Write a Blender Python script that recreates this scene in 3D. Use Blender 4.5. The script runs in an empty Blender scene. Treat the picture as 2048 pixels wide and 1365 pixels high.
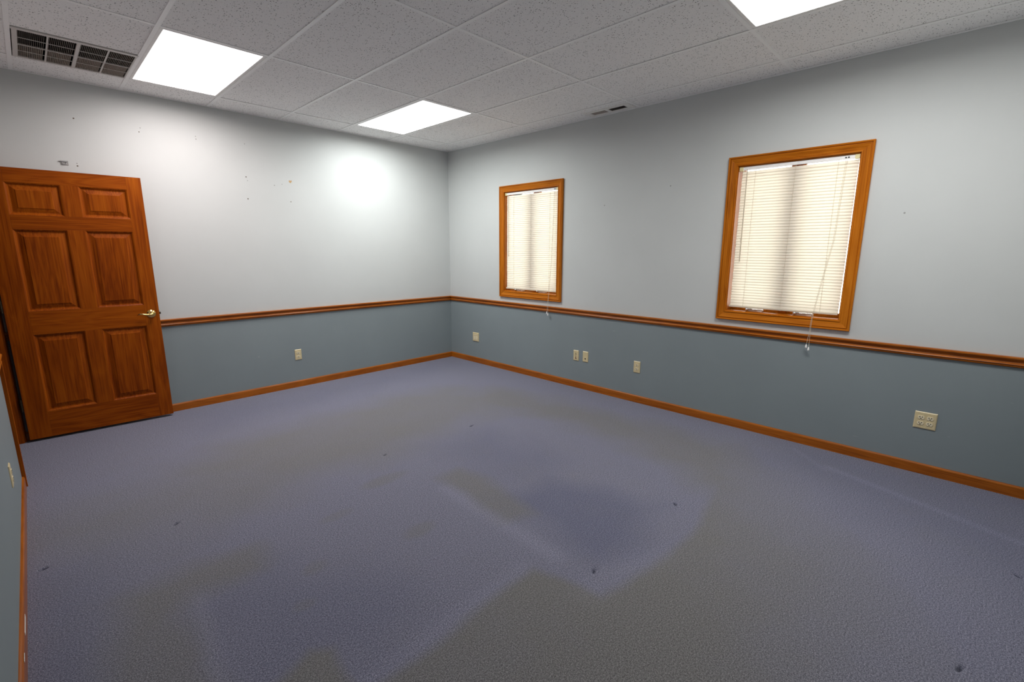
import bpy, bmesh, math, random
import numpy as np
from mathutils import Vector, Matrix
random.seed(7)
sc = bpy.context.scene
COL = sc.collection
PI = math.pi

# ------------------------------------------------------------------ camera
cam_d = bpy.data.cameras.new('camera')
cam_d.sensor_width = 36.0
cam_d.lens = 16.41
cam_d.clip_start = 0.02
cam = bpy.data.objects.new('camera', cam_d)
COL.objects.link(cam)
_r = Vector((0.69923, -0.71489, 0.00224))
_f = Vector((0.70215, 0.68617, -0.19012)).normalized()
_r = (_r - _f * _r.dot(_f)).normalized()
_u = _r.cross(_f)
M = Matrix.Identity(4)
for i in range(3):
    M[i][0], M[i][1], M[i][2] = _r[i], _u[i], -_f[i]
M.translation = (-4.0402, -5.1393, 1.4760)
cam.matrix_world = M
sc.camera = cam

# ------------------------------------------------------------------ world, exposure, lamps
SKY = 4.5
LAMP = {'door': (24.0, (1.0, 0.905, 0.885)), 'corner': (32.5, (0.965, 1.0, 0.985)), 'near': (27.0, (1.0, 1.0, 0.985))}
SPREAD = 172
PANEL = 2.0
sc.view_settings.view_transform = 'Standard'
sc.view_settings.look = 'None'
sc.view_settings.exposure = 0.28
sc.view_settings.gamma = 1.0
sc.view_settings.use_curve_mapping = False
sc.cycles.use_denoising = True
sc.cycles.max_bounces = 10
sc.cycles.diffuse_bounces = 6
sc.cycles.transparent_max_bounces = 12
sc.cycles.sample_clamp_indirect = 6.0
sc.cycles.caustics_reflective = False
sc.cycles.caustics_refractive = False

world = bpy.data.worlds.new('overcast_sky')
sc.world = world
world.use_nodes = True
bg = world.node_tree.nodes['Background']
bg.inputs[0].default_value = (1.0, 0.985, 0.96, 1)
bg.inputs[1].default_value = SKY

# room dimensions
XL, YF, H = -4.25, -5.61, 2.745      # left wall, wall behind the camera, ceiling height
GX, GY = 0.6096, 1.2192
OX, OY = 0.2864, 0.3662              # cut tile widths along the right and back walls

def lamp(name, kind, x, y):
    p, c = LAMP[kind]
    l = bpy.data.lights.new(name, 'AREA')
    l.shape = 'RECTANGLE'; l.size = 0.535; l.size_y = 1.145
    l.energy = p; l.color = c
    l.spread = math.radians(SPREAD)
    o = bpy.data.objects.new(name, l); COL.objects.link(o)
    o.location = (x, y, H + 0.0115)
    return o

# ------------------------------------------------------------------ materials
def newmat(name):
    m = bpy.data.materials.new(name); m.use_nodes = True
    nt = m.node_tree
    return m, nt, nt.nodes['Principled BSDF']

def N(nt, t, **kw):
    n = nt.nodes.new(t)
    for k, v in kw.items():
        setattr(n, k, v)
    return n

def ramp(nt, stops):
    r = N(nt, 'ShaderNodeValToRGB')
    e = r.color_ramp.elements
    while len(e) > 1: e.remove(e[-1])
    e[0].position, e[0].color = stops[0][0], (*stops[0][1], 1)
    for p, c in stops[1:]:
        x = e.new(p); x.color = (*c, 1)
    return r

def math_n(nt, op, a=None, b=None, clamp=False):
    n = N(nt, 'ShaderNodeMath', operation=op, use_clamp=clamp)
    for k, v in ((0, a), (1, b)):
        if v is None: continue
        if isinstance(v, (int, float)): n.inputs[k].default_value = v
        else: nt.links.new(v, n.inputs[k])
    return n.outputs[0]

def mixc(nt, fac, a, b, mode='MIX'):
    n = N(nt, 'ShaderNodeMix', data_type='RGBA', blend_type=mode)
    if isinstance(fac, (int, float)): n.inputs[0].default_value = fac
    else: nt.links.new(fac, n.inputs[0])
    for k, v in ((6, a), (7, b)):
        if isinstance(v, tuple): n.inputs[k].default_value = (*v, 1)
        else: nt.links.new(v, n.inputs[k])
    return n.outputs[2]

def noise(nt, vec, scale, detail=3, rough=0.55, dist=0.0):
    n = N(nt, 'ShaderNodeTexNoise')
    n.inputs['Scale'].default_value = scale
    n.inputs['Detail'].default_value = detail
    n.inputs['Roughness'].default_value = rough
    n.inputs['Distortion'].default_value = dist
    if vec is not None: nt.links.new(vec, n.inputs['Vector'])
    return n.outputs['Fac']

def bump(nt, b, h, strength, dist):
    n = N(nt, 'ShaderNodeBump')
    n.inputs['Strength'].default_value = strength
    n.inputs['Distance'].default_value = dist
    nt.links.new(h, n.inputs['Height'])
    nt.links.new(n.outputs[0], b.inputs['Normal'])

def plain(name, c, rough=0.5, metal=0.0, spec=0.5, var=0.04):
    m, nt, b = newmat(name)
    co = N(nt, 'ShaderNodeTexCoord')
    f = noise(nt, co.outputs['Object'], 40, 3)
    r = ramp(nt, [(0.3, tuple(x * (1 - var) for x in c)), (0.7, tuple(min(1, x * (1 + var)) for x in c))])
    nt.links.new(f, r.inputs[0]); nt.links.new(r.outputs[0], b.inputs['Base Color'])
    b.inputs['Roughness'].default_value = rough
    b.inputs['Metallic'].default_value = metal
    b.inputs['Specular IOR Level'].default_value = spec
    return m

def wood(name, axis, dark, mid, light, rough=0.42, coat=0.0, spec=0.10):
    """stained wood with the grain along one axis of the object"""
    m, nt, b = newmat(name)
    co = N(nt, 'ShaderNodeTexCoord')
    oi = N(nt, 'ShaderNodeObjectInfo')
    add = N(nt, 'ShaderNodeVectorMath', operation='ADD')
    sh = N(nt, 'ShaderNodeVectorMath', operation='SCALE'); sh.inputs[0].default_value = (3.1, 7.7, 5.3)
    nt.links.new(oi.outputs['Random'], sh.inputs['Scale'])
    nt.links.new(co.outputs['Object'], add.inputs[0]); nt.links.new(sh.outputs[0], add.inputs[1])
    def st(al, ac):
        mp = N(nt, 'ShaderNodeMapping')
        s = [ac, ac, ac]; s[axis] = al
        mp.inputs['Scale'].default_value = s
        nt.links.new(add.outputs[0], mp.inputs['Vector'])
        return mp.outputs[0]
    broad = noise(nt, st(0.8, 7.0), 1.0, 3, 0.5, 0.7)
    bands = math_n(nt, 'FRACT', math_n(nt, 'MULTIPLY', broad, 9.0))
    tri = math_n(nt, 'ABSOLUTE', math_n(nt, 'SUBTRACT', bands, 0.5))
    fine = noise(nt, st(3.0, 130.0), 1.0, 2, 0.6)
    v = math_n(nt, 'ADD', math_n(nt, 'MULTIPLY', tri, 0.36), math_n(nt, 'MULTIPLY', fine, 0.80))
    patch = noise(nt, st(0.7, 2.5), 1.0, 2)
    v = math_n(nt, 'ADD', v, math_n(nt, 'MULTIPLY', math_n(nt, 'SUBTRACT', patch, 0.5), 0.6))
    r = ramp(nt, [(0.20, dark), (0.47, mid), (0.80, light)])
    nt.links.new(v, r.inputs[0]); nt.links.new(r.outputs[0], b.inputs['Base Color'])
    b.inputs['Roughness'].default_value = rough
    b.inputs['Coat Weight'].default_value = coat
    b.inputs['Coat Roughness'].default_value = 0.2
    b.inputs['Specular IOR Level'].default_value = spec
    bump(nt, b, fine, 0.06, 0.002)
    return m

OAK = ((0.29, 0.072, 0.003), (0.42, 0.120, 0.006), (0.53, 0.170, 0.012))
CHERRY = ((0.14, 0.023, 0.0010), (0.25, 0.050, 0.002), (0.36, 0.088, 0.004))
RAILW = ((0.21, 0.050, 0.003), (0.33, 0.088, 0.005), (0.44, 0.128, 0.010))
oak = [wood('oak_' + 'xyz'[a], a, *OAK) for a in range(3)]
cherry = [wood('cherry_' + 'xyz'[a], a, *CHERRY) for a in range(3)]
railw = [wood('railwood_' + 'xyz'[a], a, *RAILW, rough=0.28, coat=0.10, spec=0.30) for a in range(3)]

def wall_paint():
    m, nt, b = newmat('two_tone_paint')
    g = N(nt, 'ShaderNodeNewGeometry')
    sx = N(nt, 'ShaderNodeSeparateXYZ'); nt.links.new(g.outputs['Position'], sx.inputs[0])
    up = math_n(nt, 'GREATER_THAN', sx.outputs[2], 0.83)
    f = noise(nt, g.outputs['Position'], 2.2, 4)
    lo = ramp(nt, [(0.3, (0.220, 0.256, 0.268)), (0.7, (0.232, 0.270, 0.282))])
    hi = ramp(nt, [(0.3, (0.530, 0.546, 0.538)), (0.7, (0.550, 0.566, 0.558))])
    nt.links.new(f, lo.inputs[0]); nt.links.new(f, hi.inputs[0])
    c = mixc(nt, up, lo.outputs[0], hi.outputs[0])
    # scuffs: sparse thin pale scratches left by furniture and pictures
    mp = N(nt, 'ShaderNodeMapping'); mp.inputs['Scale'].default_value = (5, 5, 26); mp.inputs['Rotation'].default_value = (0.1, 0.1, 0)
    nt.links.new(g.outputs['Position'], mp.inputs[0])
    s = noise(nt, mp.outputs[0], 1.7, 2, 0.5, 0.4)
    sc_ = math_n(nt, 'GREATER_THAN', s, 0.77)
    c = mixc(nt, math_n(nt, 'MULTIPLY', sc_, 0.12), c, (0.62, 0.63, 0.62))
    nt.links.new(c, b.inputs['Base Color'])
    b.inputs['Roughness'].default_value = 0.55
    b.inputs['Specular IOR Level'].default_value = 0.3
    bump(nt, b, noise(nt, g.outputs['Position'], 260, 3), 0.05, 0.001)
    return m
M_wall = wall_paint()

def tile_mat():
    m, nt, b = newmat('mineral_fibre_tile')
    g = N(nt, 'ShaderNodeNewGeometry')
    pos = g.outputs['Position']
    def dots(scale, rmin, rmax, keep):
        v = N(nt, 'ShaderNodeTexVoronoi'); v.inputs['Scale'].default_value = scale
        nt.links.new(pos, v.inputs['Vector'])
        sp = N(nt, 'ShaderNodeSeparateColor'); nt.links.new(v.outputs['Color'], sp.inputs[0])
        rad = math_n(nt, 'ADD', math_n(nt, 'MULTIPLY', sp.outputs[0], rmax - rmin), rmin)
        d = math_n(nt, 'LESS_THAN', v.outputs['Distance'], rad)
        return math_n(nt, 'MULTIPLY', d, math_n(nt, 'LESS_THAN', sp.outputs[1], keep))
    a = dots(80, 0.12, 0.29, 0.75)
    c = dots(150, 0.12, 0.24, 0.55)
    h = math_n(nt, 'MAXIMUM', a, math_n(nt, 'MULTIPLY', c, 0.6))
    f = noise(nt, pos, 180, 3, 0.6)
    base = ramp(nt, [(0.3, (0.88, 0.87, 0.86)), (0.7, (0.95, 0.94, 0.93))])
    nt.links.new(f, base.inputs[0])
    col = mixc(nt, math_n(nt, 'MULTIPLY', h, 0.92), base.outputs[0], (0.10, 0.095, 0.09))
    nt.links.new(col, b.inputs['Base Color'])
    b.inputs['Roughness'].default_value = 0.9
    b.inputs['Specular IOR Level'].default_value = 0.1
    hh = math_n(nt, 'SUBTRACT', f, math_n(nt, 'MULTIPLY', h, 2.0))
    bump(nt, b, hh, 0.25, 0.002)
    return m
M_tile = tile_mat()
M_tee = plain('painted_steel_tee', (0.95, 0.945, 0.935), 0.45, var=0.01)
M_ventmetal = plain('vent_enamel', (0.60, 0.57, 0.54), 0.45)
M_fin = plain('vent_fin_enamel', (0.44, 0.38, 0.33), 0.5)
M_dark = plain('dark_void', (0.010, 0.009, 0.008), 0.9, spec=0.1)
M_ivory = plain('ivory_plastic', (0.64, 0.53, 0.31), 0.35)
M_ivory2 = plain('ivory_receptacle', (0.75, 0.66, 0.46), 0.3)
M_slot = plain('dark_slot', (0.012, 0.007, 0.004), 0.8, spec=0.1)
M_redslot = plain('red_jack', (0.12, 0.015, 0.01), 0.5)
M_brass = plain('polished_brass', (0.80, 0.56, 0.20), 0.18, metal=1.0)
M_oldbrass = plain('dark_bronze_hinge', (0.05, 0.035, 0.02), 0.4, metal=0.7)
M_white = plain('white_enamel', (0.86, 0.84, 0.82), 0.4)
M_chrome = plain('chrome', (0.75, 0.75, 0.76), 0.15, metal=1.0)
M_cord = plain('ivory_cord', (0.62, 0.55, 0.42), 0.8)
M_wand = plain('smoky_wand', (0.52, 0.45, 0.34), 0.3)
M_cream = plain('cream_bracket', (0.74, 0.66, 0.36), 0.4)
M_black = plain('black_plastic', (0.02, 0.02, 0.02), 0.4)
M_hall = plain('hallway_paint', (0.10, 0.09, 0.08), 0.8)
M_hole = plain('nail_hole_shadow', (0.11, 0.085, 0.065), 0.9)
M_holegrey = plain('grey_anchor', (0.30, 0.30, 0.29), 0.8)
M_chip = plain('exposed_drywall_tan', (0.50, 0.33, 0.16), 0.9, var=0.3)
M_chipw = plain('exposed_white_primer', (0.72, 0.70, 0.66), 0.9, var=0.1)
M_grey = plain('grey_plastic_clip', (0.34, 0.34, 0.35), 0.5)

def diffuser_mat():
    m, nt, b = newmat('lit_acrylic_diffuser')
    nt.nodes.remove(b)
    e = N(nt, 'ShaderNodeEmission'); e.inputs[0].default_value = (1, 0.99, 0.985, 1); e.inputs[1].default_value = PANEL
    nt.links.new(e.outputs[0], nt.nodes['Material Output'].inputs[0])
    return m
M_diff = diffuser_mat()

def slat_mat():
    m, nt, b = newmat('vinyl_slat')
    co = N(nt, 'ShaderNodeTexCoord')
    f = noise(nt, co.outputs['Object'], 12, 3)
    r = ramp(nt, [(0.3, (0.80, 0.75, 0.64)), (0.7, (0.84, 0.79, 0.69))]); nt.links.new(f, r.inputs[0])
    nt.links.new(r.outputs[0], b.inputs['Base Color'])
    b.inputs['Roughness'].default_value = 0.4
    t = N(nt, 'ShaderNodeBsdfTranslucent'); t.inputs[0].default_value = (0.80, 0.71, 0.58, 1)
    mx = N(nt, 'ShaderNodeMixShader'); mx.inputs[0].default_value = 0.42
    nt.links.new(b.outputs[0], mx.inputs[1]); nt.links.new(t.outputs[0], mx.inputs[2])
    nt.links.new(mx.outputs[0], nt.nodes['Material Output'].inputs[0])
    return m
M_slat = slat_mat()

def glass_mat():
    m, nt, b = newmat('window_glass')
    nt.nodes.remove(b)
    tr = N(nt, 'ShaderNodeBsdfTransparent'); tr.inputs[0].default_value = (0.93, 0.96, 0.95, 1)
    gl = N(nt, 'ShaderNodeBsdfGlossy'); gl.inputs['Roughness'].default_value = 0.02
    fr = N(nt, 'ShaderNodeFresnel'); fr.inputs[0].default_value = 1.45
    mx = N(nt, 'ShaderNodeMixShader')
    nt.links.new(fr.outputs[0], mx.inputs[0]); nt.links.new(tr.outputs[0], mx.inputs[1]); nt.links.new(gl.outputs[0], mx.inputs[2])
    nt.links.new(mx.outputs[0], nt.nodes['Material Output'].inputs[0])
    return m
M_glass = glass_mat()

def carpet_mat():
    m, nt, b = newmat('worn_blue_carpet')
    g = N(nt, 'ShaderNodeNewGeometry'); pos = g.outputs['Position']
    at = N(nt, 'ShaderNodeAttribute', attribute_name='wear_dent_shade')
    sp = N(nt, 'ShaderNodeSeparateColor'); nt.links.new(at.outputs['Color'], sp.inputs[0])
    f1 = noise(nt, pos, 330, 2, 0.7)
    f2 = noise(nt, pos, 150, 3, 0.75)
    sp1 = math_n(nt, 'ADD', math_n(nt, 'MULTIPLY', f1, 0.55), math_n(nt, 'MULTIPLY', f2, 0.45))
    clean = ramp(nt, [(0.39, (0.052, 0.054, 0.080)), (0.5, (0.148, 0.148, 0.206)), (0.61, (0.320, 0.320, 0.395))])
    worn = ramp(nt, [(0.39, (0.058, 0.055, 0.056)), (0.5, (0.142, 0.138, 0.139)), (0.61, (0.275, 0.270, 0.270))])
    deep = ramp(nt, [(0.39, (0.042, 0.046, 0.078)), (0.5, (0.098, 0.103, 0.168)), (0.61, (0.215, 0.220, 0.300))])
    for r in (clean, worn, deep): nt.links.new(sp1, r.inputs[0])
    big = noise(nt, pos, 1.3, 4, 0.55)
    mid = noise(nt, pos, 5.0, 3, 0.6)
    w = math_n(nt, 'ADD', sp.outputs[0], math_n(nt, 'MULTIPLY', math_n(nt, 'SUBTRACT', big, 0.5), 0.55))
    w = math_n(nt, 'ADD', w, math_n(nt, 'MULTIPLY', math_n(nt, 'SUBTRACT', mid, 0.5), 0.35), clamp=True)
    c = mixc(nt, sp.outputs[1], clean.outputs[0], deep.outputs[0])
    c = mixc(nt, w, c, worn.outputs[0])
    lt = N(nt, 'ShaderNodeMix', data_type='RGBA', blend_type='MULTIPLY'); lt.inputs[0].default_value = 1
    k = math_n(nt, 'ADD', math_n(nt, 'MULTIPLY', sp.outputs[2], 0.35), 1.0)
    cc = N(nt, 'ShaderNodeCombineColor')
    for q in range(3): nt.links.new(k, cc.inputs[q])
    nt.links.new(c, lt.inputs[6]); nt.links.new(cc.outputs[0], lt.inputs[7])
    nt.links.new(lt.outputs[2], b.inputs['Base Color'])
    b.inputs['Roughness'].default_value = 1.0
    b.inputs['Specular IOR Level'].default_value = 0.05
    b.inputs['Sheen Weight'].default_value = 0.12
    b.inputs['Sheen Roughness'].default_value = 0.6
    bump(nt, b, sp1, 0.55, 0.006)
    return m
M_carpet = carpet_mat()

# ------------------------------------------------------------------ mesh helpers
def box(bm, lo, hi, bev=0.0):
    r = bmesh.ops.create_cube(bm, size=1.0)
    vs = r['verts']
    for v in vs:
        v.co = Vector([lo[k] + (v.co[k] + 0.5) * (hi[k] - lo[k]) for k in range(3)])
    if bev > 0:
        es = list({e for v in vs for e in v.link_edges})
        bmesh.ops.bevel(bm, geom=es, offset=bev, segments=2, profile=0.5, affect='EDGES')

def sweep(bm, profile, p0, p1, out, up, close=True):
    """extrude a 2D profile [(out, up)] from p0 to p1"""
    p0, p1, out, up = Vector(p0), Vector(p1), Vector(out), Vector(up)
    rings = [[bm.verts.new(p + out * a + up * b) for a, b in profile] for p in (p0, p1)]
    n = len(profile)
    for k in range(n if close else n - 1):
        bm.faces.new((rings[0][k], rings[0][(k + 1) % n], rings[1][(k + 1) % n], rings[1][k]))
    if close:
        bm.faces.new(rings[0][::-1]); bm.faces.new(rings[1])

def tube(bm, pts, r, seg=8, cap=True):
    pts = [Vector(p) for p in pts]
    rr = r if isinstance(r, (list, tuple)) else [r] * len(pts)
    rings = []
    n0 = None
    for i, p in enumerate(pts):
        t = (pts[min(i + 1, len(pts) - 1)] - pts[max(i - 1, 0)]).normalized()
        if n0 is None:
            n0 = t.orthogonal().normalized()
        n0 = (n0 - t * n0.dot(t)).normalized()
        b = t.cross(n0)
        rings.append([bm.verts.new(p + (n0 * math.cos(2 * PI * k / seg) + b * math.sin(2 * PI * k / seg)) * rr[i]) for k in range(seg)])
    for i in range(len(pts) - 1):
        for k in range(seg):
            bm.faces.new((rings[i][k], rings[i][(k + 1) % seg], rings[i + 1][(k + 1) % seg], rings[i + 1][k]))
    if cap:
        bm.faces.new(rings[0][::-1]); bm.faces.new(rings[-1])

def lathe(bm, prof, origin, axis, seg=20):
    """prof [(radius, along axis)]"""
    o, a = Vector(origin), Vector(axis).normalized()
    u = a.orthogonal().normalized(); v = a.cross(u)
    rings = []
    for r, h in prof:
        if r < 1e-6: rings.append([bm.verts.new(o + a * h)])
        else: rings.append([bm.verts.new(o + a * h + (u * math.cos(2 * PI * k / seg) + v * math.sin(2 * PI * k / seg)) * r) for k in range(seg)])
    for A, B in zip(rings, rings[1:]):
        for k in range(seg):
            a0, a1 = A[k % len(A)], A[(k + 1) % len(A)]
            b0, b1 = B[k % len(B)], B[(k + 1) % len(B)]
            vs = []
            for q in (a0, a1, b1, b0):
                if q not in vs: vs.append(q)
            if len(vs) > 2: bm.faces.new(vs)

def obj(name, bm, mat, parent=None, label=None, kind=None, smooth=False):
    me = bpy.data.meshes.new(name)
    bmesh.ops.recalc_face_normals(bm, faces=bm.faces)
    bm.to_mesh(me); bm.free()
    if smooth:
        for p in me.polygons: p.use_smooth = True
    me.materials.append(mat)
    o = bpy.data.objects.new(name, me); COL.objects.link(o)
    if parent: o.parent = parent
    if label: o['label'] = label
    if kind: o['kind'] = kind
    return o

def share(src, parent, loc=(0, 0, 0), rot=(0, 0, 0), name=None):
    o = src.copy(); COL.objects.link(o); o.parent = parent
    o.location = loc; o.rotation_euler = rot
    return o

def thing(name, label, cat, loc=(0, 0, 0), rot=(0, 0, 0), group=None, kind=None):
    o = bpy.data.objects.new(name, None); COL.objects.link(o)
    o.location = loc; o.rotation_euler = rot; o.empty_display_size = 0.1
    o['label'] = label
    if cat: o['category'] = cat
    if group: o['group'] = group
    if kind: o['kind'] = kind
    return o

def B(): return bmesh.new()

# ------------------------------------------------------------------ floor
def sdf(px, py, poly):
    poly = np.array(poly); n = len(poly)
    d = np.full(px.shape, 1e9); s = np.ones(px.shape)
    for i in range(n):
        a, b_ = poly[i], poly[(i - 1) % n]
        ex, ey = b_ - a
        wx, wy = px - a[0], py - a[1]
        t = np.clip((wx * ex + wy * ey) / (ex * ex + ey * ey), 0, 1)
        d = np.minimum(d, (wx - ex * t) ** 2 + (wy - ey * t) ** 2)
        c1, c2, c3 = py >= a[1], py < b_[1], ex * wy > ey * wx
        s = np.where((c1 & c2 & c3) | (~c1 & ~c2 & ~c3), -s, s)
    return s * np.sqrt(d)

def soft(d, w): return np.clip(0.5 - d / w, 0, 1)

DENTS = [(-3.666, -2.198, 0.02, 0.5), (-2.395, -2.229, 0.014, 0.3), (-1.569, -2.241, 0.02, 0.2), (-1.543, -4.058, 0.018, 0.9),
         (-2.376, -4.055, 0.017, 0.4), (-4.182, -2.199, 0.016, 0.3), (-1.026, -5.476, 0.014, 0.8), (-1.889, -5.298, 0.020, -0.35)]
def make_floor():
    def axis(lo, hi, step, cs):
        a = list(np.arange(lo, hi + 1e-6, step)) + [hi]
        for c in cs: a += [c + k * 0.004 for k in range(-10, 11) if lo < c + k * 0.004 < hi]
        a = np.unique(np.round(a, 5))
        return a[np.concatenate(([True], np.diff(a) > 0.0012))]
    xs = axis(XL - 0.13, 0.0, 0.018, [d[0] for d in DENTS]); ys = axis(YF, 0.0, 0.018, [d[1] for d in DENTS])
    px, py = np.meshgrid(xs, ys, indexing='ij')
    wob = 0.03 * (np.sin(px * 9 + 2 * np.sin(py * 5)) + np.sin(py * 11 + 2 * np.sin(px * 6)))
    W = np.zeros(px.shape); D = np.zeros(px.shape); L = np.zeros(px.shape)
    def add(A, poly, w, amt):
        np.maximum(A, amt * soft(sdf(px, py, poly) + wob * min(1, w * 4), w), out=A)
    # traffic-worn grey areas between the places where furniture stood
    add(W, [(-3.38, -3.86), (-3.0, -3.855), (-2.56, -3.832), (-2.488, -4.163), (-2.067, -4.256), (-1.654, -4.254), (-1.2, -4.15), (-0.62, -4.0), (-0.6, -4.5), (-1.3, -5.0), (-2.0, -5.4), (-3.6, -5.6), (-3.6, -4.0)], 0.06, 0.95)
    W *= soft(sdf(px, py, [(-4.5, -3.0), (-1.2, -3.0), (-0.75, -4.0), (-1.5, -4.75), (-2.6, -5.2), (-4.5, -6.5)]), 0.9)
    add(W, [(-3.8, -3.66), (-3.624, -3.608), (-3.496, -3.545), (-3.42, -3.60), (-3.436, -3.70), (-3.447, -3.80), (-3.8, -3.9)], 0.05, 0.95)
    add(W, [(-4.05, -3.15), (-3.96, -2.71), (-3.68, -2.66), (-3.42, -2.71), (-3.458, -2.92), (-3.711, -2.919), (-3.78, -3.0), (-3.77, -3.459), (-3.8, -4.2), (-4.1, -4.2)], 0.14, 0.72)
    add(W, [(-3.606, -1.545), (-3.2, -1.2), (-2.592, -1.15), (-1.518, -1.046), (-1.0, -1.2), (-0.75, -1.9), (-1.1, -2.15), (-1.755, -2.13), (-2.531, -2.30), (-2.987, -2.172)], 0.45, 0.72)
    add(W, [(-4.25, -1.62), (-3.6, -1.5), (-2.9, -1.7), (-2.9, -2.25), (-3.5, -2.4), (-4.25, -2.0)], 0.5, 0.55)
    add(W, [(-1.3, -1.5), (-0.55, -1.6), (-0.45, -3.2), (-0.42, -4.0), (-1.0, -4.3), (-1.25, -4.2), (-1.0, -3.6), (-0.95, -2.6)], 0.35, 0.75)
    add(W, [(-2.344, -2.80), (-2.161, -2.79), (-2.13, -3.2), (-2.2, -3.55), (-2.38, -3.47)], 0.12, 0.75)
    for cx, cy, rx, ry, a in [(-2.597, -2.568, .20, .07, .5), (-2.759, -3.198, .12, .06, .45), (-3.259, -3.097, .06, .05, .35), (-3.415, -3.304, .05, .04, .35),
                              (-3.0, -2.75, .09, .05, .4), (-2.2, -3.16, .10, .10, .3)]:
        np.maximum(W, a * np.clip(1.3 - ((px - cx + wob * .5) / rx) ** 2 - ((py - cy) / ry) ** 2, 0, 1), out=W)
    # unworn, deeper blue where desks stood
    add(D, [(-2.27, -3.22), (-1.837, -3.33), (-1.62, -4.02), (-2.008, -4.08), (-2.31, -4.03), (-2.25, -3.6)], 0.22, 0.75)
    add(D, [(-2.1, -2.3), (-1.5, -2.4), (-1.55, -3.2), (-2.0, -3.2)], 0.4, 0.45)
    add(D, [(-3.75, -3.0), (-3.42, -2.95), (-3.0, -3.5), (-3.3, -3.8), (-3.7, -3.55)], 0.3, 0.4)
    add(D, [(-0.5, -4.2), (0, -4.3), (0, -5.6), (-1.2, -5.6)], 0.5, 0.45)
    add(D, [(-4.25, -2.2), (-4.0, -2.3), (-4.05, -3.6), (-4.25, -3.6)], 0.3, 0.45)
    add(D, [(-3.2, -0.25), (-0.2, -0.2), (-0.2, -0.5), (-3.2, -0.8)], 0.4, 0.3)
    # pale seams and vacuum lines
    def line(a, b_, w, amt):
        ax, ay = a; bx, by = b_
        t = np.clip(((px - ax) * (bx - ax) + (py - ay) * (by - ay)) / ((bx - ax) ** 2 + (by - ay) ** 2), 0, 1)
        d = np.hypot(px - ax - t * (bx - ax), py - ay - t * (by - ay))
        np.maximum(L, amt * np.clip(1 - d / w, 0, 1), out=L)
    line((-2.39, -2.95), (-2.42, -3.86), 0.08, 0.40)
    line((-0.66, -5.52), (-0.34, -4.6), 0.05, 0.5)
    line((-2.5, -4.12), (-2.05, -4.2), 0.12, 0.25)
    line((-3.4, -3.83), (-2.6, -3.80), 0.07, 0.28)
    line((-0.16, -4.35), (-0.40, -4.6), 0.03, 0.35)
    line((-3.77, -3.45), (-3.72, -2.95), 0.05, 0.35)
    W *= (1 - 0.6 * L)
    pz = np.zeros(px.shape)
    for cx, cy, r, an in DENTS:
        c, s = math.cos(an), math.sin(an)
        u = ((px - cx) * c + (py - cy) * s) / (r * 1.35); v = (-(px - cx) * s + (py - cy) * c) / (r * (0.55 if r != 0.02 or cx > -1.0 else 0.4))
        q = np.exp(-(u * u + v * v) * 1.2)
        pz -= 0.012 * q
        D[:] = np.maximum(D, np.clip(q * 1.4 - .2, 0, 1)); L[:] = L - 1.6 * np.clip(q * 1.5 - .4, 0, 1)  # dent hollows also darkened in the colour, standing in for their shade
    nx, ny = px.shape
    idx = np.arange(nx * ny).reshape(nx, ny)
    q = np.stack([idx[:-1, :-1], idx[1:, :-1], idx[1:, 1:], idx[:-1, 1:]], -1).reshape(-1, 4)
    me = bpy.data.meshes.new('floor')
    co = np.stack([px, py, pz], -1).reshape(-1, 3)
    me.vertices.add(len(co)); me.vertices.foreach_set('co', co.ravel().astype(np.float32))
    me.loops.add(q.size); me.loops.foreach_set('vertex_index', q.ravel().astype(np.int32))
    me.polygons.add(len(q)); me.polygons.foreach_set('loop_start', np.arange(0, q.size, 4, dtype=np.int32))
    me.update(calc_edges=True)
    me.polygons.foreach_set('use_smooth', np.ones(len(q), dtype=bool))
    at = me.attributes.new('wear_dent_shade', 'FLOAT_COLOR', 'POINT')
    at.data.foreach_set('color', np.stack([W, D, L, np.ones_like(W)], -1).reshape(-1).astype(np.float32))
    me.materials.append(M_carpet)
    o = bpy.data.objects.new('floor', me); COL.objects.link(o); o['kind'] = 'structure'
    o['label'] = 'blue grey carpet floor with grey worn paths and furniture dents'
make_floor()

# ------------------------------------------------------------------ walls
def wall(name, axis, v0, v1, a0, a1, z0, z1, holes, mat, label):
    """a slab between v0 and v1 on the given axis, running a0..a1 along the other, with rectangular holes (a, b, zlo, zhi)"""
    bm = B()
    As = sorted({a0, a1, *[h[0] for h in holes], *[h[1] for h in holes]})
    Zs = sorted({z0, z1, *[h[2] for h in holes], *[h[3] for h in holes]})
    for i in range(len(As) - 1):
        for j in range(len(Zs) - 1):
            ca, cz = (As[i] + As[i + 1]) / 2, (Zs[j] + Zs[j + 1]) / 2
            if any(h[0] < ca < h[1] and h[2] < cz < h[3] for h in holes): continue
            lo, hi = [0, 0, Zs[j]], [0, 0, Zs[j + 1]]
            lo[axis], hi[axis] = v0, v1
            lo[1 - axis], hi[1 - axis] = As[i], As[i + 1]
            box(bm, lo, hi)
    bmesh.ops.remove_doubles(bm, verts=bm.verts, dist=1e-5)
    seen = {}
    for f in bm.faces:
        seen.setdefault(tuple(round(x, 4) for x in f.calc_center_median()), []).append(f)
    bmesh.ops.delete(bm, geom=[f for fs in seen.values() if len(fs) > 1 for f in fs], context='FACES')
    return obj(name, bm, mat, None, label, 'structure')

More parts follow.
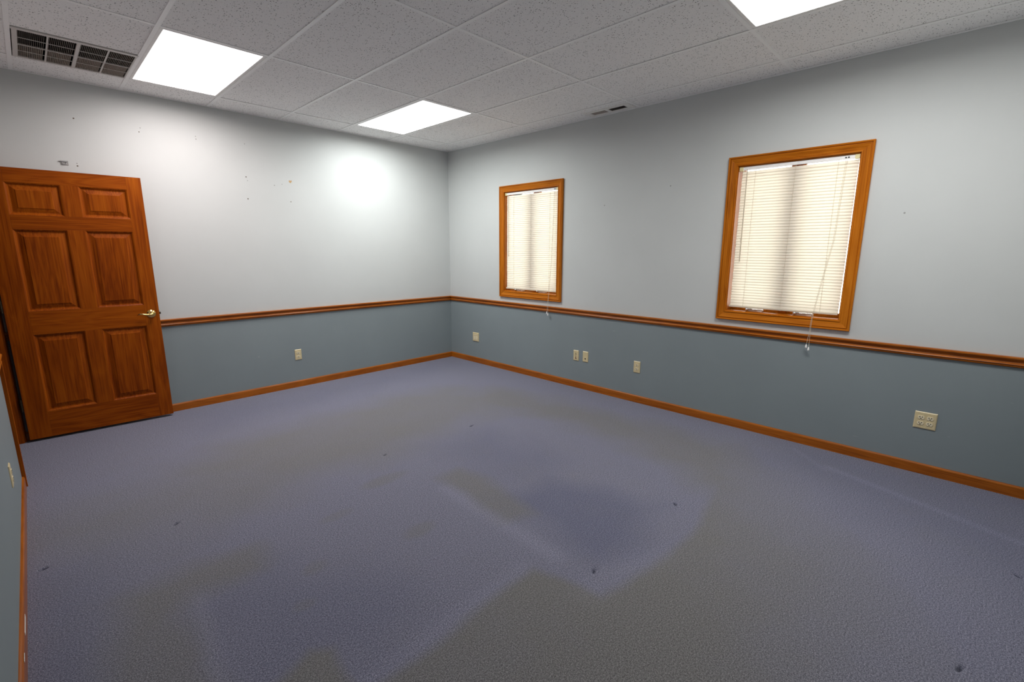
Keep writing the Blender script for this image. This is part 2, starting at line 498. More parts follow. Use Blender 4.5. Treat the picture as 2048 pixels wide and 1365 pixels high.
ZT = 3.0
WIN = [(-1.873 - .012, -1.064 + .012, 0.996 - .012, 2.146 + .012), (-4.490 - .012, -3.702 + .012, 0.990 - .012, 2.132 + .012)]   # small far window, large near window
DOOR_Y0, DOOR_Y1, DOOR_Z = -0.965, -0.045, 2.075
wall_back = wall('wall_back', 1, 0, 0.12, XL - 0.12, 0.16, -0.05, ZT, [], M_wall, 'pale grey back wall with slate blue lower half behind the open door')
wall_right = wall('wall_right', 0, 0, 0.16, YF - 0.12, 0.0, -0.05, ZT, WIN, M_wall, 'pale grey wall with slate blue lower half holding the two windows')
wall_left = wall('wall_left', 0, XL - 0.12, XL, YF, 0.0, -0.05, ZT, [(DOOR_Y0, DOOR_Y1, -0.05, DOOR_Z)], M_wall, 'near left wall with the doorway beside the back corner')
wall_front = wall('wall_front', 1, YF - 0.12, YF, XL - 0.12, 0.0, -0.05, ZT, [], M_wall, 'plain wall behind the viewpoint')

# hallway beyond the open doorway
bm = B(); box(bm, (-5.6, -1.9, -0.05), (-5.5, 0.12, ZT)); box(bm, (-5.5, -1.9, -0.05), (XL - 0.12, -1.8, ZT)); box(bm, (-5.5, 0.02, -0.05), (XL - 0.12, 0.12, ZT))
box(bm, (-5.6, -1.9, 2.5), (XL - 0.12, 0.12, 2.6))
obj('wall_hallway', bm, M_hall, None, 'dim hallway walls beyond the open doorway', 'structure')
bm = B(); box(bm, (-5.6, -1.9, -0.06), (XL - 0.13, 0.12, -0.001))
obj('floor_hallway', bm, M_carpet, None, 'dark hallway floor beyond the doorway', 'structure')

# nail holes, anchors and chipped paint in the back wall (each its own little piece)
def hole(parent, plane, a, z, r, mat, name='nail_hole'):
    bm = B()
    if plane == 'y': lathe(bm, [(0, .0012), (r * .6, .0012), (r, .0004), (r, -.001)], (a, 0, z), (0, -1, 0), 9)
    else: lathe(bm, [(0, .0012), (r * .6, .0012), (r, .0004), (r, -.001)], (0, a, z), (-1, 0, 0), 9)
    return obj(name, bm, mat, parent)
for x, z, r, mt in [(-3.645, 2.475, .0055, M_hole), (-3.668, 2.141, .004, M_holegrey), (-3.667, 2.122, .0055, M_hole), (-3.235, 2.477, .004, M_holegrey), (-3.246, 2.444, .004, M_hole),
                    (-2.841, 2.475, .004, M_holegrey), (-2.84, 2.452, .005, M_holegrey), (-2.443, 2.472, .0045, M_holegrey), (-2.459, 2.170, .0055, M_hole), (-2.449, 2.136, .004, M_holegrey),
                    (-2.461, 1.966, .006, M_hole), (-2.204, 2.116, .005, M_holegrey), (-2.13, 2.133, .004, M_holegrey), (-2.056, 1.967, .005, M_hole)]:
    hole(wall_back, 'y', x, z, r, mt)
for y, z in [(-2.459, 1.916), (-3.136, 2.039), (-4.768, 1.724)]:
    hole(wall_right, 'x', y, z, .006, M_holegrey)
bm = B()
pts = [(-.018, .012), (-.006, .018), (0, .008), (.008, .02), (.02, .012), (.014, -.002), (.004, -.016), (-.006, -.012), (-.016, -.004)]
vs = [[bm.verts.new((-2.046 + a * .8, y, 2.166 + b_ * .8)) for a, b_ in pts] for y in (0.0005, -0.0012)]
bm.faces.new(vs[1])
for k in range(len(pts)): bm.faces.new((vs[0][k], vs[0][(k + 1) % len(pts)], vs[1][(k + 1) % len(pts)], vs[1][k]))
obj('paint_chip', bm, M_chip, wall_back, 'tan chip of torn paint')

# ------------------------------------------------------------------ baseboards and chair rail
BB = [(0, 0), (.013, 0), (.013, .058), (.0115, .064), (.008, .069), (.003, .071), (0, .071)]
def base(name, p0, p1, out, mat, label):
    bm = B(); sweep(bm, BB, p0, p1, out, (0, 0, 1)); return obj(name, bm, mat, None, label, 'structure')
base('baseboard_back', (XL, 0, 0), (0, 0, 0), (0, -1, 0), railw[0], 'reddish wood baseboard along the back wall')
base('baseboard_right', (0, YF, 0), (0, -0.013, 0), (-1, 0, 0), railw[1], 'reddish wood baseboard under the two windows')
bbl = base('baseboard_left', (XL, YF, 0), (XL, -1.037, 0), (1, 0, 0), railw[1], 'chipped wood baseboard along the near left wall')
for y, z, ln, hh in [(-2.70, .050, .13, .014), (-2.93, .062, .05, .006), (-3.2, .05, .035, .006), (-3.9, .035, .03, .006)]:
    bm = B(); box(bm, (XL + .0125, y - ln / 2, z - hh / 2), (XL + .0138, y + ln / 2, z + hh / 2), .0005)
    obj('paint_chip', bm, M_chipw, bbl, 'white chipped spot')
# casing end block spark (worn corner)
CR = [(0, .797), (.009, .797), (.013, .800), (.0155, .804), (.0155, .807), (.0125, .8085), (.0125, .810), (.0175, .811), (.020, .8145), (.0175, .819),
      (.013, .8225), (.0105, .828), (.0115, .835), (.0155, .841), (.022, .845), (.025, .849), (.026, .854), (.025, .859), (.021, .862), (0, .862)]
def rail(name, p0, p1, out, mat, label):
    bm = B(); sweep(bm, CR, p0, p1, out, (0, 0, 1)); return obj(name, bm, mat, None, label, 'structure')
rail('trim_1', (XL, 0, 0), (0, 0, 0), (0, -1, 0), railw[0], 'moulded wood chair rail along the back wall')
rail('trim_2', (0, YF, 0), (0, -0.02, 0), (-1, 0, 0), railw[1], 'moulded wood chair rail under the two windows')
rail('trim_3', (XL, YF, 0), (XL, -1.037, 0), (1, 0, 0), railw[1], 'end of the wood chair rail on the near left wall')

# ------------------------------------------------------------------ doorway casing and jambs
CAS = [(0, 0), (0, .009), (.006, .012), (.012, .011), (.016, .0125), (.05, .0165), (.054, .0145), (.058, .018), (.068, .019), (.072, .017), (.072, 0)]
frame = thing('trim_4', 'dark wood casing and jambs around the open doorway', None, (0, 0, 0), kind='structure')
bm = B(); sweep(bm, [(-a, b_) for a, b_ in CAS], (XL, DOOR_Y0, 0), (XL, DOOR_Y0, DOOR_Z + .072), (0, 1, 0), (1, 0, 0)); obj('casing', bm, cherry[2], frame)
bm = B(); sweep(bm, CAS, (XL, DOOR_Y0 - .072, DOOR_Z), (XL, -.001, DOOR_Z), (0, 0, 1), (1, 0, 0)); obj('casing', bm, cherry[1], frame)
bm = B(); sweep(bm, [(a * .6, b_) for a, b_ in CAS], (XL, DOOR_Y1, 0), (XL, DOOR_Y1, DOOR_Z), (0, 1, 0), (1, 0, 0)); obj('casing', bm, cherry[2], frame)
bm = B(); box(bm, (XL - .13, DOOR_Y0, 0), (XL + .004, DOOR_Y0 + .018, DOOR_Z)); obj('jamb', bm, cherry[2], frame)
bm = B(); box(bm, (XL - .13, DOOR_Y1 - .016, 0), (XL + .004, DOOR_Y1, DOOR_Z)); obj('jamb', bm, cherry[2], frame)
bm = B(); box(bm, (XL - .13, DOOR_Y0 + .018, DOOR_Z - .018), (XL + .004, DOOR_Y1 - .016, DOOR_Z)); obj('jamb', bm, cherry[1], frame)
bm = B(); box(bm, (XL - .085, DOOR_Y1 - .028, 0), (XL - .045, DOOR_Y1 - .016, DOOR_Z - .018)); obj('door_stop', bm, cherry[2], frame)

# ------------------------------------------------------------------ six-panel door, open against the back wall
DW, DT, DZ0, DZ1 = 0.915, 0.035, 0.020, 2.058
door = thing('door_1', 'open six-panel stained wood door in front of the back wall', None, (-4.215, -0.080, 0), (0, 0, math.radians(-2.9)), kind='structure')
PX = [(.126, .420), (.522, .816)]
PZ = [(.225, .836), (1.014, 1.622), (1.725, 1.956)]
def dpart(name, x0, x1, z0, z1, mat):
    bm = B(); box(bm, (x0, 0, z0), (x1, DT, z1), .0012); return obj(name, bm, mat, door)
dpart('stile', 0, PX[0][0], DZ0, DZ1, cherry[2]); dpart('stile', PX[1][1], DW, DZ0, DZ1, cherry[2])
for z0, z1 in [(DZ0, PZ[0][0]), (PZ[0][1], PZ[1][0]), (PZ[1][1], PZ[2][0]), (PZ[2][1], DZ1)]:
    dpart('rail', PX[0][0], PX[1][1], z0, z1, cherry[0])
for z0, z1 in PZ: dpart('mullion', PX[0][1], PX[1][0], z0, z1, cherry[2])
for x0, x1 in PX:
    for z0, z1 in PZ:
        bm = B()
        steps = [(0, .0005), (.004, .002), (.010, .0065), (.013, .012), (.020, .0135), (.022, .0135), (.050, .0055), (.0515, .0035), (.054, .003)]
        for side in (0, 1):
            rings = []
            for d, dep in steps:
                y = dep if side == 0 else DT - dep
                rings.append([bm.verts.new(p) for p in ((x0 + d, y, z0 + d), (x1 - d, y, z0 + d), (x1 - d, y, z1 - d), (x0 + d, y, z1 - d))])
            for A, C_ in zip(rings, rings[1:]):
                for k in range(4): bm.faces.new((A[k], A[(k + 1) % 4], C_[(k + 1) % 4], C_[k]))
            bm.faces.new(rings[-1])
            if side == 0: first = rings[0]
            else:
                for k in range(4): bm.faces.new((first[k], first[(k + 1) % 4], rings[0][(k + 1) % 4], rings[0][k]))
        obj('panel', bm, cherry[2], door)
# lever handle
HX, HZ = .858, .936
hd = B(); lathe(hd, [(.0335, 0), (.0335, .003), (.031, .0055), (.0285, .0055), (.027, .008), (.020, .0115), (.013, .0135), (0, .0135)], (HX, 0, HZ), (0, -1, 0), 28)
handle = obj('door_handle', hd, M_brass, door, 'polished brass lever handle', smooth=True)
bm = B(); tube(bm, [(HX, -.012, HZ), (HX, -.045, HZ)], [.010, .0095], 14); lathe(bm, [(.0125, .040), (.0135, .046), (.011, .054), (0, .057)], (HX, 0, HZ), (0, -1, 0), 18)
obj('spindle', bm, M_brass, handle, smooth=True)
bm = B(); tube(bm, [(HX + .004, -.048, HZ), (HX - .012, -.050, HZ - .003), (HX - .035, -.050, HZ - .003), (HX - .058, -.049, HZ + .003), (HX - .076, -.046, HZ + .007), (HX - .088, -.041, HZ + .003), (HX - .096, -.035, HZ - .004)],
               [.0105, .0095, .0075, .0065, .006, .0052, .003], 12)
obj('lever', bm, M_brass, handle, smooth=True)
bm = B(); lathe(bm, [(.0335, 0), (.031, .0055), (.020, .0115), (0, .0135)], (HX, DT, HZ), (0, 1, 0), 20); obj('rose', bm, M_brass, handle, smooth=True)
bm = B(); box(bm, (DW, .008, HZ - .028), (DW + .0015, .027, HZ + .028)); box(bm, (DW, .012, HZ - .009), (DW + .012, .024, HZ + .009), .002)
obj('latch', bm, M_oldbrass, door, 'dark latch bolt')
for z in (.30, 1.06, 1.83):
    bm = B()
    for k in range(5): tube(bm, [(-.009, .003, z - .044 + k * .0178), (-.009, .003, z - .044 + k * .0178 + .0168)], .0065, 10)
    tube(bm, [(-.009, .003, z - .050), (-.009, .003, z + .050)], .003, 8)
    box(bm, (-.008, .004, z - .044), (-.0005, .030, z + .044))
    obj('hinge', bm, M_oldbrass, door, 'dark hinge')

# ------------------------------------------------------------------ windows
def ring_casing(parent, y0, y1, z0, z1):
    """four mitred casing boards around the opening, proud of the wall at x = 0"""
    cas = [(0, 0), (0, .009), (.003, .0135), (.009, .0135), (.0115, .0090), (.0145, .0095), (.030, .0125), (.047, .0185), (.052, .0195), (.0545, .0145), (.0575, .0145), (.0600, .0215), (.068, .0235), (.0715, .020), (.0715, 0)]
    cor = [(y0, z0, -1, -1), (y1, z0, 1, -1), (y1, z1, 1, 1), (y0, z1, -1, 1)]
    for k in range(4):
        a, c = cor[k], cor[(k + 1) % 4]
        bm = B()
        rings = [[bm.verts.new((-h, p[0] + p[2] * w, p[1] + p[3] * w)) for w, h in cas] for p in (a, c)]
        n = len(cas)
        for j in range(n): bm.faces.new((rings[0][j], rings[0][(j + 1) % n], rings[1][(j + 1) % n], rings[1][j]))
        bm.faces.new(rings[0][::-1]); bm.faces.new(rings[1])
        obj('casing', bm, oak[1] if k in (0, 2) else oak[2], parent)

def make_window(name, label, y0, y1, z0, z1):
    w = thing(name, label, None, kind='structure')
    ring_casing(w, y0 + .009, y1 - .009, z0 + .009, z1 - .009)
    t = .014
    for lo, hi, a in [((0, y0, z0), (.105, y0 + t, z1), 2), ((0, y1 - t, z0), (.105, y1, z1), 2), ((0, y0 + t, z1 - t), (.105, y1 - t, z1), 1), ((0, y0 + t, z0), (.105, y1 - t, z0 + t), 1)]:
        bm = B(); box(bm, lo, hi); obj('sill' if lo[2] == z0 and a == 1 else 'jamb', bm, oak[a], w)
    ym = (y0 + y1) / 2
    a0, a1, b0, b1 = y0 + .0005, y1 - .0005, z0 + .0005, z1 - .0005
    bm = B(); box(bm, (.107, ym - .026, b0), (.157, ym + .026, b1), .002); obj('mullion', bm, cherry[2], w)
    for s0, s1 in [(a0, ym - .026), (ym + .026, a1)]:
        sash = B()
        fw = .022
        box(sash, (.112, s0, b0), (.150, s0 + fw, b1), .002); box(sash, (.112, s1 - fw, b0), (.150, s1, b1), .002)
        box(sash, (.112, s0 + fw, b0), (.150, s1 - fw, b0 + .042), .002); box(sash, (.112, s0 + fw, b1 - fw), (.150, s1 - fw, b1), .002)
        so = obj('sash', sash, oak[2], w)
        bm = B(); box(bm, (.128, s0 + fw - .005, b0 + fw - .005), (.134, s1 - fw + .005, b1 - fw + .005)); obj('pane', bm, M_glass, so)
    b0 = z0 + t
    # casement crank operators on the sill
    for yc in (ym + .20, ym - .145):
        bm = B(); box(bm, (.028, yc - .075, b0), (.066, yc + .055, b0 + .022), .006)
        ck = obj('crank', bm, M_white, w, 'white casement crank cover', smooth=False)
        bm = B(); lathe(bm, [(.011, 0), (.012, .010), (.009, .022), (0, .024)], (.030, yc + .040, b0 + .012), (-1, 0, .5), 14); obj('crank_knob', bm, M_chrome, ck, smooth=True)
        bm = B(); tube(bm, [(.020, yc + .040, b0 + .020), (.022, yc + .010, b0 + .020), (.022, yc - .040, b0 + .018)], [.006, .0055, .005], 8); obj('crank_arm', bm, M_chrome, ck, smooth=True)
    return w
make_window('window_1', 'smaller looking far casement window in oak frame nearest the room corner', *WIN[0])
make_window('window_2', 'large near casement window in oak frame right of the other window', *WIN[1])

# slat mesh shared by both blinds (unit width)
def slat_mesh():
    bm = B()
    n = 6; W_ = .0268
    rows = []
    tilt = math.radians(76)
    for k in range(n + 1):
        s = (k / n - .5) * W_
        crown = .0022 * (1 - (2 * k / n - 1) ** 2)
        # local: s across the slat; the room-side edge points down
        x = s * math.cos(tilt) - crown * math.sin(tilt)
        z = s * math.sin(tilt) + crown * math.cos(tilt) * 0
        rows.append((x, z))
    m_ = 6
    vv = [[bm.verts.new((x, (j / m_ - .5), z)) for j in range(m_ + 1)] for x, z in rows]
    for k in range(n):
        for j in range(m_): bm.faces.new((vv[k][j], vv[k][j + 1], vv[k + 1][j + 1], vv[k + 1][j]))
    return bm

slat_src = None
def make_blind(label, y0, y1, z0, z1, cord, wand_y, ladders):
    global slat_src
    t = .014
    a0, a1 = y0 + t + .004, y1 - t - .004
    zt = z1 - t - .001
    bl = thing('window_blind', label, 'blind', (0.022, (y0 + y1) / 2, z0 + .02), group='mini blinds in the windows')
    ox, oy, oz = bl.location
    def L(p): return (p[0] - ox, p[1] - oy, p[2] - oz)
    def lo(bm): bmesh.ops.translate(bm, verts=bm.verts, vec=(-ox, -oy, -oz)); return bm
    bm = B(); box(bm, (.010, a0, zt - .026), (.036, a1, zt - .001), .002); obj('headrail', lo(bm), M_white, bl)
    for s0, s1 in ((a0 - .002, a0 + .026), (a1 - .026, a1 + .002)):
        bm = B(); box(bm, (.006, s0, zt - .031), (.038, s1, zt), .002); obj('bracket', lo(bm), M_cream, bl, 'cream end bracket')
    zb = 1.034
    bm = B(); box(bm, (.012, a0 + .006, zb - .014), (.032, a1 - .006, zb + .002), .003); obj('bottom_rail', lo(bm), plainslat, bl)
    top = zt - .0475
    n = int(round((top - (zb + .014)) / .0215))
    pitch = (top - (zb + .014)) / n
    wdt = (a1 - a0) - .019
    for k in range(n + 1):
        z = zb + .014 + k * pitch
        if slat_src is None:
            slat_src = obj('slat', slat_mesh(), M_slat, bl, smooth=True); s = slat_src
        else:
            s = slat_src.copy(); COL.objects.link(s); s.parent = bl
        s.location = (0.0, -.0055 - .003 * k / n + random.uniform(-.0012, .0012), z - oz)
        s.rotation_euler = (random.uniform(-.0012, .0012), random.uniform(-.03, .03), 0)
        s.scale = (1, wdt, 1)
    for y in ladders:
        bm = B(); tube(bm, [(.0145, y, zt - .026), (.0140, y, zb)], .0009, 5); obj('ladder_cord', lo(bm), M_cord, bl)
        bm = B(); tube(bm, [(.0305, y, zt - .026), (.0305, y, zb)], .0009, 5); obj('ladder_cord', lo(bm), M_cord, bl)
        bm = B(); lathe(bm, [(.006, 0), (.006, .002), (0, .003)], (.022, y, zb - .014), (0, 0, -1), 10); obj('cord_plug', lo(bm), M_chrome, bl)
    bm = B(); tube(bm, [(.006, wand_y, zt - .020), (.003, wand_y, zt - .034), (.004, wand_y - .002, zt - .05), (.004, wand_y - .004, zt - .735)], [.0022, .003, .0032, .0036], 6)
    obj('tilt_wand', lo(bm), M_wand, bl, 'smoky plastic tilt wand')
    bm = B()
    for q in (0, 1): box(bm, (.0075, cord[0][0] - .014 + q * .016, zt - .020), (.0105, cord[0][0] - .004 + q * .016, zt - .011), .001)
    obj('cord_lock', lo(bm), M_black, bl, 'black cord lock')
    bm = B()
    for q, dy in ((0, .003), (1, -.003)):
        tube(bm, [(c[2], c[0] + dy * (1 if i > 0 else 1.5), c[1]) for i, c in enumerate(cord)], .0011, 6)
        e = cord[-1]
        tube(bm, [(e[2], e[0] + dy, e[1]), (e[2], e[0] + (.013 if q == 0 else -.004), e[1] - (.10 if q == 0 else .118))], .0011, 6)
    lc = obj('lift_cord', lo(bm), M_cord, bl, 'pale lift cord')
    e = cord[-1]
    for q in (0, 1):
        bm = B(); lathe(bm, [(.0022, 0), (.0040, .004), (.0068, .020), (.0068, .027), (.003, .030), (0, .030)], (e[2], e[0] + (.013 if q == 0 else -.004), e[1] - (.10 if q == 0 else .118) + .004), (0, 0, -1), 12)
        obj('tassel', lo(bm), M_white, lc, smooth=True)
    return bl
plainslat = slat_mat()
make_blind('cream mini blind in the far window nearest the room corner', *WIN[0],
           [(-1.822, 2.10, .003), (-1.806, 1.38, -.010), (-1.782, .96, -.024), (-1.780, .905, -.029), (-1.780, .90, -.030)], -1.120, (-1.20, -1.47, -1.75))
make_blind('cream mini blind in the near window with long cord over the chair rail', *WIN[1],
           [(-4.413, 2.10, .003), (-4.400, 1.557, -.005), (-4.353, 1.199, -.018), (-4.330, .99, -.025), (-4.328, .92, -.029), (-4.329, .885, -.030)], -3.765, (-3.825, -4.10, -4.365))

# ------------------------------------------------------------------ ceiling
bm = B(); box(bm, (XL - .12, YF - .12, 2.94), (.16, .12, 3.02))
ceiling = obj('ceiling', bm, M_hall, None, 'suspended ceiling of speckled tiles in a metal grid', 'structure')
xs = [XL] + [-(OX + k * GX) for k in range(6, -1, -1)] + [0.0]
ys = [YF] + [-(OY + k * GY) for k in range(4, -1, -1)] + [0.0]
LIGHTS = {(2, 4): 'door', (5, 4): 'corner', (5, 1): 'near'}
src = {}
for i in range(len(xs) - 1):
    for j in range(len(ys) - 1):
        if (i, j) in LIGHTS and LIGHTS[(i, j)] != 'none': continue
        x0, x1, y0, y1 = xs[i], xs[i + 1], ys[j], ys[j + 1]
        if (i, j) == (1, 4): y1 = y0 + GY - .605       # the air vent takes the wall end of this cell
        if (i, j) == (7, 3):                           # this cut tile is sawn out around the wall-side register
            bm = B(); hx0, hx1, hy0, hy1 = -.160, -.076, -2.730, -2.360
            for lo_, hi_ in (((x0 + .005, y0 + .005), (hx0, y1 - .005)), ((hx1, y0 + .005), (x1 - .005, y1 - .005)), ((hx0, y0 + .005), (hx1, hy0)), ((hx0, hy1), (hx1, y1 - .005))):
                box(bm, (*lo_, H + .004), (*hi_, H + .019))
            obj('ceiling_tile', bm, M_tile, ceiling)
            continue
        key = (round(x1 - x0, 3), round(y1 - y0, 3))
        w_, d_ = x1 - x0 - .010, y1 - y0 - .010
        if key not in src:
            bm = B(); box(bm, (-w_ / 2, -d_ / 2, 0), (w_ / 2, d_ / 2, .015), .0012)
            src[key] = o = obj('ceiling_tile', bm, M_tile, ceiling)
        else:
            o = src[key].copy(); COL.objects.link(o); o.parent = ceiling
        o.location = ((x0 + x1) / 2, (y0 + y1) / 2, H + .0035 + random.uniform(0, .001))
def tee(name, lo, hi):
    bm = B(); box(bm, lo, hi, .0006); return obj(name, bm, M_tee, ceiling)
for x in xs[1:-1]:
    bm = B(); box(bm, (x - .012, YF, H), (x + .012, 0, H + .0028), .0005); box(bm, (x - .0015, YF, H + .003), (x + .0015, 0, H + .04))
    obj('main_tee', bm, M_tee, ceiling)
for i in range(len(xs) - 1):
    for y in ys[1:-1]:
        bm = B(); box(bm, (xs[i] + .0122, y - .012, H + .0003), (xs[i + 1] - .0122, y + .012, H + .0030), .0005); box(bm, (xs[i] + .013, y - .0015, H + .003), (xs[i + 1] - .013, y + .0015, H + .035))
        obj('cross_tee', bm, M_tee, ceiling)
for lo_, hi_ in [((XL, -.022, H), (0, 0, H + .003)), ((-.022, YF, H), (0, -.022, H + .003)), ((XL, YF, H), (XL + .022, -.022, H + .003)), ((XL + .022, YF, H), (-.022, YF + .022, H + .003))]:
    tee('wall_angle', (lo_[0], lo_[1], lo_[2] - .0005), (hi_[0], hi_[1], hi_[2] - .0002))

# ------------------------------------------------------------------ recessed light panels
LBL = {'door': 'lit ceiling light panel beside the square air vent', 'corner': 'lit ceiling light panel nearest the room corner',
       'near': 'lit ceiling light panel cut by the picture top above the larger window'}
for (i, j), k in LIGHTS.items():
    if k == 'none': continue
    x, y = (xs[i] + xs[i + 1]) / 2, (ys[j] + ys[j + 1]) / 2
    t = thing('ceiling_light', LBL[k], 'ceiling light', (x, y, H), group='lit panels in the tiled ceiling')
    hw, hd_ = GX / 2 - .013, GY / 2 - .013
    bm = B(); e = .020
    prof = [(0, .0012), (0, .010), (e, .0165), (e, .0020), (e - .003, .0006), (.004, .0004)]
    cs = [(-1, -1), (1, -1), (1, 1), (-1, 1)]
    rg = [[bm.verts.new((sx * (hw - d), sy * (hd_ - d), z)) for d, z in prof] for sx, sy in cs]
    n = len(prof)
    for q in range(4):
        for m_ in range(n): bm.faces.new((rg[q][m_], rg[q][(m_ + 1) % n], rg[(q + 1) % 4][(m_ + 1) % n], rg[(q + 1) % 4][m_]))
    obj('frame', bm, M_white, t)
    bm = B(); box(bm, (-hw + .012, -hd_ + .012, .0125), (hw - .012, hd_ - .012, .0165)); obj('diffuser', bm, M_diff, t, 'glowing white diffuser')
    bm = B(); box(bm, (-hw + .004, -hd_ + .004, .018), (hw - .004, hd_ - .004, .11)); obj('housing', bm, M_white, t)
    lamp('lamp_' + k, k, x, y)

# ------------------------------------------------------------------ air vents
def fins(bm, x0, x1, y0, y1, step, depth, tilt, z, along='y', th=.0005):
    n = int((x1 - x0) / step) if along == 'y' else int((y1 - y0) / step)
    ex = int(round(abs(depth * math.tan(tilt)) / step))
    for k in (range(n + ex) if tilt < 0 else range(-ex, n)):
        c = (x0 if along == 'y' else y0) + (k + .5) * step
        d = depth * math.tan(tilt)
        c0 = min(max(c, (x0 if along == 'y' else y0) + th), (x1 if along == 'y' else y1) - th)
        v = []
        for s in (0, 1):
            for q in (y0, y1) if along == 'y' else (x0, x1):
                for w in (-th, th):
                    a = (c if s else c0) + s * d + w
                    v.append(bm.verts.new((a, q, z + s * depth) if along == 'y' else (q, a, z + s * depth)))
        for f in ((0, 1, 3, 2), (4, 5, 7, 6), (0, 1, 5, 4), (2, 3, 7, 6), (0, 2, 6, 4), (1, 3, 7, 5)): bm.faces.new([v[i_] for i_ in f])

vent = thing('air_vent', 'square ceiling air vent of four louvred fields beside the light above the door', 'vent', (-3.6355, -.6675, H))
VX, VY = .292, .300
bm = B(); box(bm, (-VX - .004, -VY, -.002), (VX + .004, -.268, .008), .0015); box(bm, (-VX - .004, .300 - .024, -.002), (VX, VY, .008), .0015)
box(bm, (-VX, -.268, -.002), (-.268, .276, .008), .0015); box(bm, (.283, -.268, -.002), (VX, .276, .008), .0015); box(bm, (-.007, -.268, -.002), (.012, .276, .008), .0015)
obj('frame', bm, M_ventmetal, vent)
bm = B(); box(bm, (-VX, -VY, .09), (VX, VY, .10)); box(bm, (-VX, -VY, .01), (-VX + .004, VY, .09)); box(bm, (VX - .004, -VY, .01), (VX, VY, .09)); box(bm, (-VX, -VY, .01), (VX, -VY + .004, .09)); box(bm, (-VX, VY - .004, .01), (VX, VY, .09))
obj('duct_box', bm, M_dark, vent, 'dark duct behind the louvres')
for x0, x1 in ((-.268, -.007), (.012, .283)):
    xm = (x0 + x1) / 2
    bm = B(); box(bm, (xm - .004, -.268, -.001), (xm + .004, .276, .006)); obj('divider', bm, M_ventmetal, vent)
    bm = B(); box(bm, (x0, .010, -.001), (x1, .017, .006)); obj('divider', bm, M_ventmetal, vent)
    for yb in (-.123, .146):
        bm = B(); box(bm, (x0, yb - .0015, -.0005), (x1, yb + .0015, .003)); obj('crossbar', bm, M_ventmetal, vent)
    for y0, y1, tl in ((-.268, .010, math.radians(10)), (.017, .276, math.radians(-22))):
        for q0, q1 in ((x0, xm - .004), (xm + .004, x1)):
            bm = B(); fins(bm, q0, q1, y0, y1, .0085, .010, tl, .001)
            obj('louvres', bm, M_fin, vent, kind='stuff')

M_reg = plain('register_enamel', (0.86, 0.84, 0.80), 0.45)
reg = thing('wall_side_register', 'small two field air register in the ceiling edge above the far window', 'vent', (-.118, -2.545, H))
bm = B(); box(bm, (-.075, -.235, -.0025), (.078, -.178, .004), .002); box(bm, (-.075, .180, -.0025), (.078, .235, .004), .002)
box(bm, (-.075, -.178, -.0025), (-.038, .180, .004), .002); box(bm, (.036, -.178, -.0025), (.078, .180, .004), .002); box(bm, (-.038, -.012, -.0025), (.036, .022, .004), .002)
obj('frame', bm, M_reg, reg)
bm = B(); box(bm, (-.042, -.182, .06), (.040, .184, .065)); box(bm, (-.042, -.182, .004), (-.040, .184, .06)); box(bm, (.038, -.182, .004), (.040, .184, .06)); obj('duct_box', bm, M_dark, reg, 'dark duct behind the louvres')
bm = B(); fins(bm, -.038, .036, -.178, -.012, .0125, .007, math.radians(58), -.001, 'x'); obj('louvres', bm, M_fin, reg, kind='stuff')
bm = B(); fins(bm, -.038, .036, .022, .180, .010, .010, math.radians(-52), -.001, 'x'); obj('louvres', bm, M_fin, reg, kind='stuff')

# ------------------------------------------------------------------ outlets and wall plates (local: x right, -y out of the wall, z up)
def plate(bm, w, h, t=.006):
    r = [[bm.verts.new((sx * (w / 2 - d), -y, sz * (h / 2 - d))) for sx, sz in ((-1, -1), (1, -1), (1, 1), (-1, 1))] for d, y in ((0, 0), (0, .0025), (.0035, t - .0008), (.007, t))]
    for A, C_ in zip(r, r[1:]):
        for k in range(4): bm.faces.new((A[k], A[(k + 1) % 4], C_[(k + 1) % 4], C_[k]))
    bm.faces.new(r[-1]); bm.faces.new(r[0][::-1])

def receptacle(parent, cx, cz):
    bm = B()
    n = 20; rr = .0172; ring = []
    for y in (-.0055, -.0085, -.0088):
        s = 1.0 if y > -.0087 else .93
        ring.append([bm.verts.new((cx + s * rr * math.cos(2 * PI * k / n), y, cz + s * max(-.0125, min(.0125, rr * math.sin(2 * PI * k / n))))) for k in range(n)])
    for A, C_ in zip(ring, ring[1:]):
        for k in range(n): bm.faces.new((A[k], A[(k + 1) % n], C_[(k + 1) % n], C_[k]))
    bm.faces.new(ring[-1])
    r = obj('receptacle', bm, M_ivory2, parent)
    for dx, h in ((-.0063, .0085), (.0063, .0075)):
        bm = B(); box(bm, (cx + dx - .0018, -.0093, cz + .0035 - h / 2), (cx + dx + .0018, -.0080, cz + .0035 + h / 2)); obj('slot', bm, M_slot, r)
    bm = B(); lathe(bm, [(0, .0093), (.0031, .0093), (.0031, .008)], (cx, 0, cz - .0068), (0, -1, 0), 10); obj('slot', bm, M_slot, r)

def screw(parent, cx, cz):
    bm = B(); lathe(bm, [(.0032, .005), (.0032, .0066), (.002, .0074), (0, .0076)], (cx, 0, cz), (0, -1, 0), 12); obj('screw', bm, M_ivory2, parent, smooth=False)

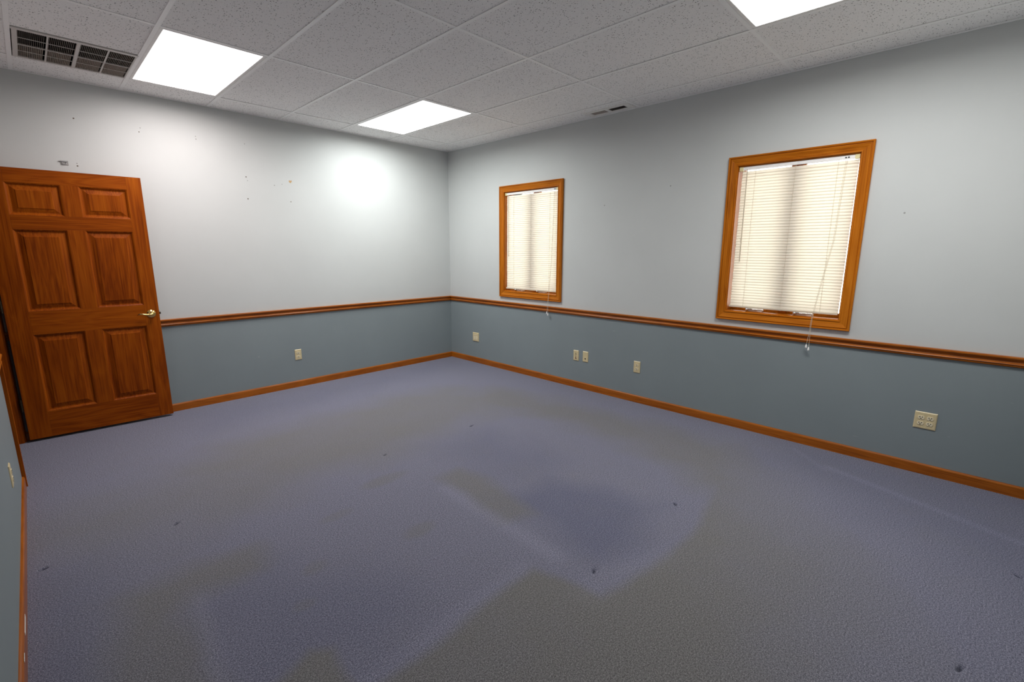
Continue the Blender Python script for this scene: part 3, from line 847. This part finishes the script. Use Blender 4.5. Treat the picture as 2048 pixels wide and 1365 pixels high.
def outlet(label, loc, rz, gangs=1):
    t = thing('wall_outlet', label, 'outlet', loc, (0, 0, rz), group='ivory outlets on the walls')
    w = .070 if gangs == 1 else .114
    bm = B(); plate(bm, w, .115); obj('plate', bm, M_ivory, t)
    for g in ([0] if gangs == 1 else [-.023, .023]):
        for dz in (-.0195, .0195): receptacle(t, g, dz)
        screw(t, g, 0)
    return t
RR = -PI / 2      # plates on the right wall face -x
outlet('ivory duplex outlet low on the back wall', (-2.116, 0, .358), 0)
outlet('ivory duplex outlet right of the two jack plates under the windows', (0, -2.907, .357), RR)
outlet('wide ivory four-socket outlet low on the wall at the right edge', (0, -5.045, .369), RR, 2)
outlet('ivory outlet seen edge-on low on the near left wall', (XL, -1.770, .345), PI / 2)

def jack_plate(label, loc, rz, ports):
    t = thing('jack_plate', label, 'wall plate', loc, (0, 0, rz), group='ivory jack plates under the windows')
    bm = B(); plate(bm, .070, .115); obj('plate', bm, M_ivory, t)
    for cz, r, mt in ports:
        bm = B(); lathe(bm, [(r * 1.25, .0055), (r * 1.2, .0075), (r, .0080), (r, .0066), (0, .0066)], (0.001, 0, cz), (0, -1, 0), 12)
        p = obj('jack_port', bm, M_ivory2 if mt is not M_slot else M_ivory2, t)
        bm = B(); lathe(bm, [(0, .0083), (r, .0083), (r, .0075)], (0.001, 0, cz), (0, -1, 0), 12); obj('socket', bm, mt, p)
    return t
jack_plate('ivory jack plate with four small ports in a column', (0, -2.170, .357), RR, [(.037, .0032, M_slot), (.018, .0062, M_slot), (-.006, .0055, M_slot), (-.028, .0085, M_redslot)])
jack_plate('ivory jack plate with one dark port near its bottom', (0, -2.294, .361), RR, [(-.020, .0078, M_slot)])
t = thing('jack_plate', 'blank looking ivory cover plate nearest the room corner', 'wall plate', (0, -.520, .346), (0, 0, RR), group='ivory jack plates under the windows')
bm = B(); plate(bm, .118, .118, .008); obj('plate', bm, M_ivory, t)
bm = B(); box(bm, (-.044, -.0105, .026), (.044, -.007, .034), .001); obj('ridge', bm, M_ivory2, t)
bm = B(); box(bm, (-.004, -.0115, -.040), (.006, -.007, .022), .001); obj('ridge', bm, M_ivory2, t)
for x in (-.024, .026):
    bm = B(); box(bm, (x - .016, -.0095, -.036), (x + .016, -.007, .016), .001); obj('flap', bm, M_ivory2, t)

# small clip left on the back wall above the door
t = thing('wall_clip', 'small grey metal clip left on the back wall above the door', 'wall clip', (-3.742, 0, 2.137))
bm = B(); box(bm, (-.022, -.003, -.018), (.024, 0, .016), .001); obj('plate', bm, M_holegrey, t)
bm = B(); box(bm, (-.030, -.009, .006), (.018, -.002, .011), .001); obj('bar', bm, M_grey, t)
bm = B(); tube(bm, [(-.012, -.005, .004), (-.010, -.009, -.008), (0, -.011, -.013), (.010, -.009, -.008), (.012, -.005, .004)], .0018, 6); obj('hook', bm, M_grey, t)
